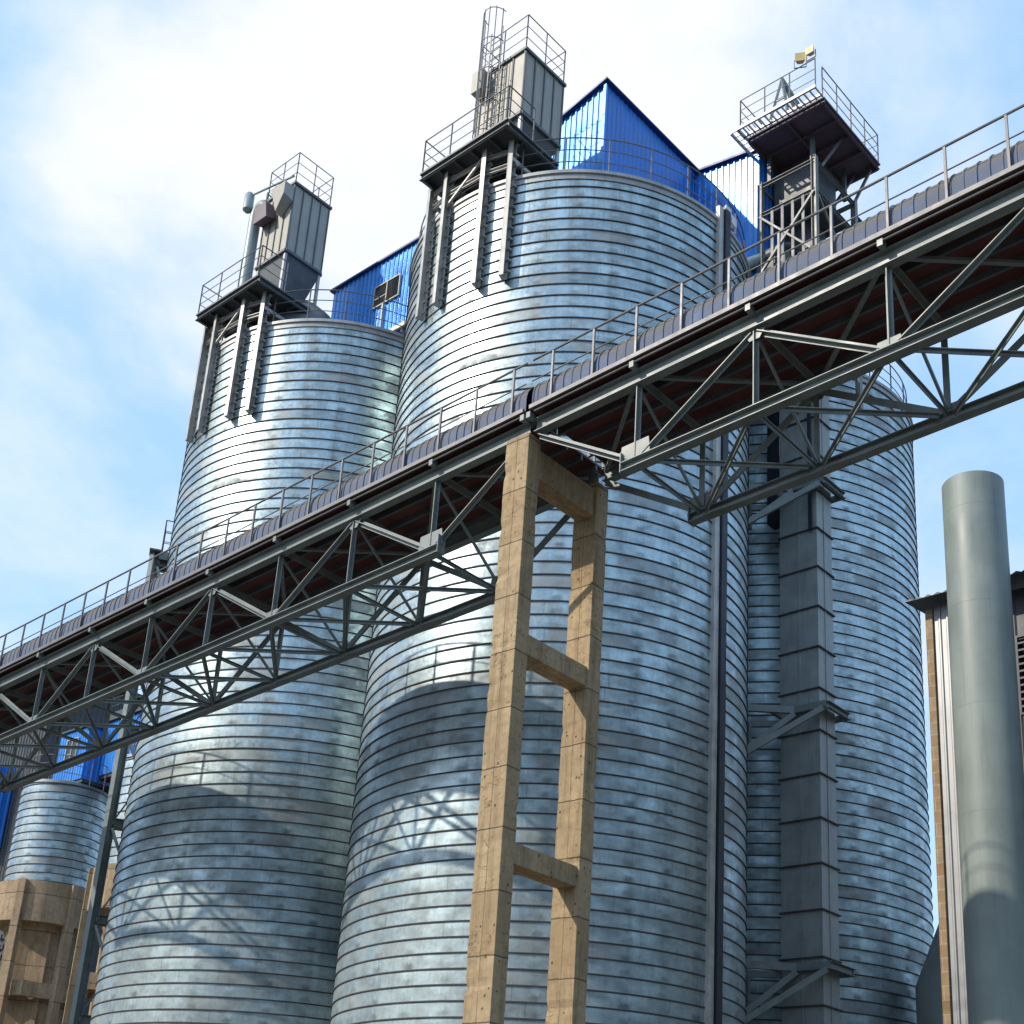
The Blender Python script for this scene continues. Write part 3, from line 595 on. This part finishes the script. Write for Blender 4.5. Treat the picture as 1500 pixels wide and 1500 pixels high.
# ------------------------------------------------------------------ conveyor gallery (local x along belt, y across, z up; origin at a front rail-post top)
UNIT=1.0; GZ=-1.7*1.0767
CO=(7.524,16.76,17.1646); CR=math.atan2(-.67693,.73605); SL=.0636
def c3(s,bb,c): return (-s,bb,c-SL*s)
WF,WB=.18,2.45         # front and back truss planes
ZTOP,ZBOT=-1.45,-3.30
def gallery(s0,s1,nodes,label,open_end):
    t=thing('conveyor_gallery',label,'conveyor',CO,CR,'spans of the inclined conveyor gallery')
    along=lambda mb,fn:None
    P=c3
    # deck
    b=MB(); b.bar(P(s0,1.33,-1.13),P(s1,1.33,-1.13),2.78,.05,(0,0,1)); b.build('deck',M['maroon'],t)
    b=MB()
    for y in (-.08,2.74): b.bar(P(s0,y,-1.125),P(s1,y,-1.125),.05,.09)
    b.build('deck_edge',M['rail'],t)
    b=MB()
    for y in (.28,.85,1.35,1.85,2.36): b.bar(P(s0,y,-1.225),P(s1,y,-1.225),.06,.13)
    b.build('stringer',M['steel_dark'],t)
    # chords
    for y in (WF,WB):
        b=MB(); b.hbeam(P(s0,y,ZTOP),P(s1,y,ZTOP),.2,.30,.016); b.build('top_chord',M['steel'],t)
        b=MB(); b.hbeam(P(nodes[1]-.28,y,ZBOT),P(nodes[-2]+.28,y,ZBOT),.2,.19,.016); b.build('bottom_chord',M['steel'],t)
        sgn=-1 if y==WB else 1
        for i in range(1,len(nodes)-1):
            s=nodes[i]
            b=MB(); b.tee(P(s,y,ZTOP-.15),P(s,y,ZBOT+.08),.12,.10,.012,(0,sgn,0)); b.build('truss_post',M['steel'],t)
            e_=i in (1,len(nodes)-2)
            b=MB(); gw=.30 if e_ else .2
            if i%2==1: b.plate([P(s-gw*1.15,y-.012,ZBOT+.08),P(s+gw*1.15,y-.012,ZBOT+.08),P(s+gw,y-.012,ZBOT+(.46 if e_ else .27)),P(s-gw,y-.012,ZBOT+(.46 if e_ else .27))],-.02)
            else: b.plate([P(s-.24,y-.012,ZTOP-.15),P(s+.24,y-.012,ZTOP-.15),P(s+.1,y-.012,ZTOP-.36),P(s-.1,y-.012,ZTOP-.36)],-.02)
            b.build('gusset_plate',M['steel'],t)
            if e_:
                b=MB(); k=-.28 if i==1 else .28
                b.plate([P(s+k,y-.11,ZBOT-.12),P(s+k,y+.11,ZBOT-.12),P(s+k,y+.11,ZBOT+.30),P(s+k,y-.11,ZBOT+.30)],.018); b.build('end_plate',M['steel'],t)
        for i in range(len(nodes)-1):
            top0=i%2==0
            a=P(nodes[i]+(.12 if i==0 else .06),y,ZTOP-.2) if top0 else P(nodes[i]+.1,y,ZBOT+.12)
            c=P(nodes[i+1]-.1,y,ZBOT+.12) if top0 else P(nodes[i+1]-(.12 if i==len(nodes)-2 else .06),y,ZTOP-.2)
            b=MB(); b.tee(a,c,.14,.10,.012,(0,sgn,0)); b.build('truss_diagonal',M['steel'],t)
    # cross frames, bottom and top bracing
    for i in range(1,len(nodes)-1):
        s=nodes[i]
        b=MB(); b.tee(P(s,WF+.1,ZTOP-.02),P(s,WB-.1,ZTOP-.02),.12,.14); b.build('cross_beam',M['steel'],t)
        b=MB(); b.tee(P(s,WF+.1,ZBOT),P(s,WB-.1,ZBOT),.09,.08); b.build('bottom_strut',M['steel'],t)
        b=MB(); b.bar(P(s,WF+.05,ZTOP-.2),P(s,WB-.05,ZBOT+.12),.05,.05); b.build('sway_brace',M['steel'],t)
    for i in range(1,len(nodes)-2):
        b=MB(); b.tee(P(nodes[i]+.15,WF+.1,ZBOT-.03),P(nodes[i+1]-.15,WB-.1,ZBOT-.03),.11,.08); b.build('bottom_brace',M['steel'],t)
        b=MB(); b.tee(P(nodes[i]+.15,WB-.1,ZBOT+.05),P(nodes[i+1]-.15,WF+.1,ZBOT+.05),.11,.08); b.build('bottom_brace',M['steel'],t)
    for i in range(len(nodes)-1):
        b=MB(); b.bar(P(nodes[i]+.15,WF+.1,ZTOP+.02),P(nodes[i+1]-.15,WB-.1,ZTOP+.02),.09,.06) if i%2 else b.bar(P(nodes[i]+.15,WB-.1,ZTOP+.02),P(nodes[i+1]-.15,WF+.1,ZTOP+.02),.09,.06); b.build('top_brace',M['steel'],t)
    # belt hood: arched ribbed sheets
    b=MB(); r=.50; yc,zc=.49,-1.1+.27; n=16
    prof=[(yc-r,-1.1)]+[(yc-r*math.cos(math.pi*k/n),zc+r*math.sin(math.pi*k/n)) for k in range(n+1)]+[(yc+r,-1.1)]
    N=len(prof); cyy,czz=yc,zc
    sl=[]; s=s0; step=.213
    while s<s1-.01:
        e_=min(s+step,s1); wv=random.uniform(-.006,.006)
        sl+=[(s,.0+wv),(e_-.045,.004+wv),(e_-.035,.022),(e_-.008,.022)]; s=e_
    sl.append((s1,0)); base=len(b.v)
    for s,ex in sl:
        for y,zq in prof:
            d=V((0,y-cyy,max(zq-czz,0))); d=d.normalized()*ex if d.length>0 else d
            b.v.append(P(s,y+d.y,zq+d.z))
    for i in range(len(sl)-1):
        for k in range(N-1): b.f.append((i*N+k,i*N+k+1,(i+1)*N+k+1,(i+1)*N+k)); b.mi.append(0)
    b.build('belt_hood',M['hood'],t,smooth=35)
    b=MB(); b.tube(P(s0+.1,-.04,-1.23),P(s1-.1,-.04,-1.23),.022,8); cd=b.build('cable_conduit',M['steel_dark'],t)
    for i,s in enumerate(nodes):
        b=MB(); b.box((-s-.05,-.07,-1.33-SL*s),(-s+.05,.1,-1.2-SL*s)); b.build('clamp',M['steel'],t)
    # hand rails with posts
    for y in (-.06,2.7):
        b=MB()
        for c,rr in ((0,.024),(-.5,.014)): b.tube(P(s0,y,c),P(s1,y,c),rr,8)
        hr=b.build('hand_rail',M['rail'],t)
        k=math.ceil((s0+.05)/1.0116)
        while k*1.0116<s1-.02:
            s=k*1.0116; b=MB(); b.bar(P(s,y,-1.12),P(s,y,-.02),.042,.042,(0,1,0)); b.build('rail_post',M['rail'],hr); k+=1
    return t
N1=[9.66-2.495*k for k in range(8,-1,-1)]; N2=[9.82+2.49*k for k in range(0,11)]
gallery(N1[0],9.62,N1,'near right span of the inclined steel conveyor gallery with blue dusty hood',0)
gallery(9.78,N2[-1],N2,'far left span of the inclined steel conveyor gallery with blue dusty hood',1)

# ------------------------------------------------------------------ concrete trestle
def trestle(s,label):
    ztop=CO[2]-1.62-SL*s
    f=frame((CO[0],CO[1],GZ),CR); loc=f(-s,0,0)
    t=thing('concrete_trestle',label,'trestle',loc,CR,'concrete trestles under the conveyor')
    H=ztop-GZ
    for y0,y1 in ((-.0,.38),(2.25,2.65)):
        b=MB(); m=110
        hw=.31
        vs=[];fs=[]
        for i in range(m+1):
            z=H*i/m;             w=hw*(1.06-.10*i/m)
            for sx,yy in ((-1,y0),(1,y0),(1,y1),(-1,y1)):
                ch=random.uniform(.012,.035) if random.random()<.07 else random.uniform(0,.006)
                vs.append((sx*(w-ch),yy+(ch if yy==y0 else -ch),z))
        for i in range(m):
            for k in range(4): fs.append((i*4+k,i*4+(k+1)%4,i*4+4+(k+1)%4,i*4+4+k))
        fs+=[(3,2,1,0),(m*4,m*4+1,m*4+2,m*4+3)]
        b.add(vs,fs); b.build('column',M['concrete'],t,bevel=.01)
        b=MB(); b.box((-.22,y0+.03,H),(.22,y1-.03,H+.035)); b.build('bearing_plate',M['steel_dark'],t)
    for za,zb in ((14.11,14.75),(10.3,10.72),(6.22,6.62),(2.2,2.6)):
        b=MB(); dz=ztop-14.93; b.box((-.20,.37,za-GZ+dz),(.245,2.26,zb-GZ+dz)); b.build('tie_beam',M['concrete'],t,bevel=.015)
    return t
trestle(9.95,'tall tan concrete trestle of two columns and tie beams before the front silo')
trestle(-10.6,'concrete trestle under the near right end of the conveyor, beyond the frame')
trestle(34.9,'concrete trestle under the far left end of the conveyor, beyond the frame')

UNIT=1.0767; GZ=-1.7
# ------------------------------------------------------------------ steel column with ladder platform beside the left silo
lc=thing('pipe_column','grey H-section steel column tied to the left silo by short brackets','column',(-11.05,39.6,GZ),R_(14))
b=MB(); b.hbeam((0,0,0),(0,0,19.75-GZ),.24,.26,.018,(0,1,0)); sh_=b.build('shaft',M['steel'],lc); sh_.rotation_euler=(0,0,GA-R_(14))
b=MB(); b.box((-.2,-.3,19.75-GZ),(.16,.2,19.8-GZ)); b.build('cap_plate',M['steel_dark'],lc)
for zk in (1.9,4.9,7.8,10.75,13.7,16.65,19.5):
    b=MB(); b.chan((.1,0,zk-GZ),(.75,.05,zk-GZ),.12,.24); b.chan((.1,.5,zk-GZ),(.8,.55,zk-GZ),.1,.2); b.bar((.12,0,zk-GZ),(.12,.5,zk-GZ),.08,.12); b.build('bracket',M['steel'],lc)
    b=MB(); b.tube((.1,-.02,zk-GZ-.2),(.55,.03,zk-GZ-1.15),.05,10); b.build('tube_brace',M['galv_bar'],lc)
    b=MB(); b.bar((.1,.4,zk-GZ+.15),(.6,.45,zk-GZ+1.2),.05,.05); b.build('brace',M['steel'],lc)
ap=thing('access_platform','little railed access platform on the left flank of the left silo','platform',(-11.0,39.7,19.8),R_(14))
b=MB(); b.box((.05,-.2,-.02),(.75,.75,.02)); b.build('deck',M['steel_dark'],ap)
b=MB(); b.box((.05,-.24,-.26),(.75,-.2,.02)); b.build('toe_board',M['steel'],ap)
b=MB(); rails(b,[(.7,-.18),(.1,-.18),(.1,.7),(.7,.7)],.02,1.15,(.38,.76,1.15),.9,.018); b.bar((.68,-.15,0),(.68,-.15,1.2),.06,.05,(1,0,0)); b.build('guard_rail',M['rail'],ap)

# ------------------------------------------------------------------ far left: small silos on concrete bases
def small(loc,zb,label,blabel):
    t=thing('small_silo',label,'silo',(loc[0],loc[1],zb),GA,'small spiral silos on concrete bases')
    b=spiral(.02,4.25,1.8,PITCH,.02,72,.03); b.build('shell',[M['galv2'],M['seam']],t,smooth=25)
    b=MB(); b.lathe([(1.78,4.22),(1.86,4.22),(1.86,4.34),(1.78,4.36),(.4,4.8),(.01,4.85)],48); b.build('roof',M['roof'],t,smooth=25)
    b=MB(); ring_rail(b,1.8,4.34,1.1,14,(.36,.73,1.1),seg=40,r=.02); b.build('guard_rail',M['rail'],t)
    c=thing('concrete_foundation',blabel,'silo base',(loc[0],loc[1],GZ),GA,'round concrete silo bases')
    H=zb-GZ
    b=MB(); b.lathe([(1.2,H-1.65),(2.02,H-1.65),(2.02,H),(1.2,H),(1.2,H-1.65)],48); b.build('ring_beam',M['concrete2'],c,smooth=30)
    for k in range(6):
        a=R_(-118+60*k); x,y=2.0*math.cos(a),2.0*math.sin(a)
        b=MB(); b.bar((x,y,0),(x,y,H+.01),.34,.34,(x,y,0)); b.build('column',M['concrete2'],c,bevel=.015)
    b=MB(); b.lathe([(1.9,H-4.6),(2.0,H-4.6),(2.0,H-4.0),(1.9,H-4.0),(1.9,H-4.6)],6,a0=R_(-118)); b.lathe([(1.75,H-1.0),(.35,H-5.2),(.3,H-5.2)],32); b.build('lower_beam',M['concrete2'],c)
    b=MB(); b.lathe([(1.5,0),(1.5,H-1.7)],6,a0=R_(-88)); b.build('inner_wall',M['concrete2'],c)
    return t
small((-17.72,56.2),12.05,'small spiral silo with a blue house on top at the left edge','round tan concrete base under the small silo at the left edge')
small((-12.35,50.7),11.72,'small spiral silo glimpsed between the steel column and the left silo','tan concrete base glimpsed between the steel column and left silo')
bh=thing('blue_house','blue sheeted house with cream window on top of the small silo','house',(-18.8,57.3,16.75),GA)
z=-16.75
b=MB(); b.corr((0,0),(2.5,0),16.9+z,19.25+z,(0,-1),.2,.03); b.build('wall',M['blue_lit'],bh)
b=MB(); b.corr((2.5,0),(2.5,.75),16.9+z,19.3+z,(1,0),.2,.03); b.build('wall',M['blue'],bh)
b=MB(); b.corr((2.5,.75),(8.8,.75),17.2+z,19.6+z,(0,-1),.2,.03); b.build('wall',M['blue_lit'],bh)
b=MB(); b.corr((8.8,.75),(8.8,4),17.2+z,19.6+z,(1,0),.2,.03); b.corr((0,4),(0,0),16.9+z,19.25+z,(-1,0),.2,.03); b.build('wall',M['blue'],bh)
b=MB(); b.plate([(-.15,-.12,19.27+z),(2.62,-.12,19.27+z),(2.62,4,19.27+z),(-.15,4,19.27+z)],.08); b.plate([(2.62,.6,19.62+z),(9,.6,19.62+z),(9,4.1,19.62+z),(2.62,4.1,19.62+z)],.35); b.build('roof',M['shed'],bh)
b=MB(); b.box((0,.05,16.75+z),(2.5,4,16.9+z)); b.box((2.5,.8,17.05+z),(8.8,4,17.2+z)); b.build('floor',M['shed'],bh)
b=MB(); rails(b,[(2.7,.7),(8.8,.7)],19.97+z,1.1,(.37,.74,1.1),1.2,.02); b.build('guard_rail',M['rail'],bh)
gallery_window(bh,.9,1.75,0,17.75+z,18.85+z)
b=MB(); b.tube((0,0,0),(0,.5,0),.18,12); b.box((-.2,-.1,-.35),(.2,.6,-.16)); o=b.build('motor',M['red']); o.location=V((-19.05,55.5,16.75))*UNIT; tag(o,'small red motor standing on the rim of the small silo','motor')
gs=thing('grey_shed','large dark grey sheeted shed behind the small silo at far left','shed',(-29,72,GZ),GA)
b=MB(); b.corr((-6,0),(9.5,0),14-GZ,25.6-GZ,(0,-1),.3,.05); b.build('wall',M['shed'],gs)
b=MB(); b.corr((9.5,0),(9.5,10),8-GZ,25.6-GZ,(1,0),.3,.05); b.build('wall',M['shed'],gs)
b=MB(); b.plate([(-6.3,-.4,25.6-GZ),(9.8,-.4,25.6-GZ),(9.8,10.4,25.6-GZ),(-6.3,10.4,25.6-GZ)],.2); b.build('roof',M['shed'],gs)
b=MB(); b.box((-6,.1,0),(9.4,.4,14.0-GZ))
for i in range(22):
    for k in range(5): b.box((2.2+i*.33,-.03,9.6-GZ+k*.5),(2.4+i*.33,.1,9.82-GZ+k*.5))
b.build('block_wall',M['shed'],gs)
b=MB(); b.corr((-6,-1.2),(7.2,-1.2),16.4-GZ,20.6-GZ,(0,-1),.3,.05); b.corr((7.2,-1.2),(7.2,-.05),16.4-GZ,20.6-GZ,(1,0),.3,.05); b.build('blue_bay',M['blue'],gs)

# ------------------------------------------------------------------ right side: stack, warehouse, hopper
st=thing('exhaust_stack','thick grey-green round steel exhaust stack at the right edge','exhaust stack',(10.854,27.49,GZ),R_(20))
b=MB(); H=17.06-GZ; r=.683
b.lathe([(r,0),(r,H-.02),(r-.012,H),(r-.03,H),(r-.03,0)],64); b.build('shell',M['stack'],st,smooth=30)
zk=1.0
while zk<H-.3:
    b=MB(); b.lathe([(r+.0003,zk-.007),(r+.0025,zk-.004),(r+.0025,zk+.004),(r+.0003,zk+.007)],64); b.build('weld_seam',M['stack'],st,smooth=30); zk+=2.42
wh=thing('warehouse','tall warehouse of ribbed pale sheet and brick with a dark corrugated roof edge','warehouse',(10.73,30.65,GZ),GA)
wh.scale=(.815,.815,.815); H=21.2
b=MB(); b.box((.02,-.08,0),(.24,3,H-.35)); b.build('brick_pilaster',M['brick'],wh)
b=MB(); b.corr((.26,0),(1.7,0),0,H-.2,(0,-1),.215,.04); b.build('sheet_wall',M['alu'],wh)
b=MB(); b.corr((1.72,.35),(14,.35),0,H-.2,(0,-1),.45,.04); b.build('sheet_wall',M['shed'],wh,'dark ribbed sheet wall')
b=MB(); b.box((.1,.4,0),(14,.8,H-.3)); b.build('back_wall',M['shed'],wh)
b=MB()
for i in range(48):
    x=-.35+i*.3; b.add([(x,-.65,H-.2),(x+.15,-.65,H-.13),(x+.3,-.65,H-.2),(x,3,H+.2),(x+.15,3,H+.27),(x+.3,3,H+.2)],[(0,1,4,3),(1,2,5,4),(0,2,1),(0,3,5,2)])
b.build('roof_sheet',M['shed'],wh)
b=MB(); z0,z1=17.0,19.4; n=11
for i in range(14): b.box((2.62+i*.30,.16,z0),(2.67+i*.30,.3,z1))
for k in range(n+1): b.box((2.62,.165,z0+(z1-z0)*k/n-.03),(6.5,.295,z0+(z1-z0)*k/n+.03))
b.build('vent_block',M['shed'],wh)
hp2=thing('dust_hopper','grey conical hopper at the foot of the rear right silo','hopper',(12.95,36.2,GZ),0)
b=MB(); b.lathe([(.95,0),(.95,7.0-GZ),(.2,8.95-GZ),(.01,8.97-GZ)],40); b.build('cone_body',M['stack'],hp2,smooth=30)

# ------------------------------------------------------------------ light: low sun from the left, slightly behind the camera
AZ,EL=72.2,36.9
sd=V((-math.sin(R_(AZ))*math.cos(R_(EL)),-math.cos(R_(AZ))*math.cos(R_(EL)),math.sin(R_(EL))))
L=bpy.data.lights.new('sun','SUN'); L.energy=2.0; L.angle=R_(.8); L.color=(1,.90,.76)
o=bpy.data.objects.new('sun',L); COL.objects.link(o); o.rotation_euler=(-sd).to_track_quat('-Z','Y').to_euler(); o.location=sd*80
W=bpy.data.worlds.new('World'); S.world=W; W.use_nodes=True; nt=W.node_tree; N=nt.nodes; Lk=nt.links
bg=N['Background']; out=N['World Output']
sky=N.new('ShaderNodeTexSky'); sky.sky_type='NISHITA'; sky.sun_disc=False; sky.sun_elevation=R_(EL); sky.sun_rotation=math.atan2(sd.x,sd.y); sky.air_density=1.0; sky.dust_density=1.2; sky.ozone_density=1.6
tc=N.new('ShaderNodeTexCoord')
def wm(op,a,b=0,c=0,clamp=False):
    x=N.new('ShaderNodeMath'); x.operation=op; x.use_clamp=clamp
    for i,v in enumerate((a,b,c)):
        if hasattr(v,'links'): Lk.new(v,x.inputs[i])
        else: x.inputs[i].default_value=v
    return x.outputs[0]
def wr(f,lo,hi,a=0,b=1):
    x=N.new('ShaderNodeMapRange'); x.interpolation_type='SMOOTHSTEP'; Lk.new(f,x.inputs[0])
    for i,v in zip((1,2,3,4),(lo,hi,a,b)): x.inputs[i].default_value=v
    return x.outputs[0]
def wn(scale,det,rough,dist=0,off=(0,0,0)):
    m=N.new('ShaderNodeMapping'); Lk.new(tc.outputs['Generated'],m.inputs[0]); m.inputs['Location'].default_value=off; m.inputs['Scale'].default_value=(1,1,1.5)
    x=N.new('ShaderNodeTexNoise'); Lk.new(m.outputs[0],x.inputs['Vector'])
    for k,v in (('Scale',scale),('Detail',det),('Roughness',rough),('Distortion',dist)): x.inputs[k].default_value=v
    return x.outputs['Fac']
dp=N.new('ShaderNodeVectorMath'); dp.operation='DOT_PRODUCT'; Lk.new(tc.outputs['Generated'],dp.inputs[0]); dp.inputs[1].default_value=V((-.06,.70,.71)).normalized()
n1=wn(4.2,8,.55,.3,(.3,.1,.7)); n2=wn(11,7,.6,.2,(2.3,.4,1.7))
bank=wr(wm('ADD',dp.outputs['Value'],wm('ADD',wm('MULTIPLY',wm('SUBTRACT',n1,.5),.10),wm('MULTIPLY',wm('SUBTRACT',n2,.5),.03))),.947,.995)
wisp=wm('MULTIPLY',wr(wm('ADD',n1,wm('MULTIPLY',wm('SUBTRACT',n2,.5),.3)),.42,.74),.55)
sx=N.new('ShaderNodeSeparateXYZ'); Lk.new(tc.outputs['Generated'],sx.inputs[0])
veil=wm('ADD',.5,wm('MULTIPLY',n1,.36))
cl=wm('MAXIMUM',bank,wisp)
mx=N.new('ShaderNodeMix'); mx.data_type='RGBA'; Lk.new(cl,mx.inputs[0])
mv=N.new('ShaderNodeMix'); mv.data_type='RGBA'; Lk.new(veil,mv.inputs[0]); Lk.new(sky.outputs[0],mv.inputs[6]); mv.inputs[7].default_value=(1.75,2.85,4.3,1)
Lk.new(mv.outputs[2],mx.inputs[6]); mx.inputs[7].default_value=(3.45,3.55,3.85,1)
Lk.new(mx.outputs[2],bg.inputs['Color']); bg.inputs['Strength'].default_value=.135

# ------------------------------------------------------------------ camera
cam=bpy.data.cameras.new('camera'); co=bpy.data.objects.new('camera',cam); COL.objects.link(co); S.camera=co
Rt=V((.99718968,-.02569076,.07037561)); U=V((-.07491823,-.34195366,.93672565)); F=V((0,.93936557,.34291737))
from mathutils import Matrix
co.matrix_world=Matrix(((Rt.x,U.x,-F.x,0),(Rt.y,U.y,-F.y,0),(Rt.z,U.z,-F.z,0),(0,0,0,1)))
cam.sensor_width=36; cam.sensor_fit='HORIZONTAL'; cam.lens=1996.128/1500*36; cam.shift_x=.02584; cam.shift_y=.21629; cam.clip_end=8000; cam.clip_start=.1

S.render.engine='CYCLES'; S.render.resolution_x=1024; S.render.resolution_y=1024
S.view_settings.view_transform='Standard'; S.view_settings.look='None'; S.view_settings.gamma=1; S.view_settings.exposure=1.1
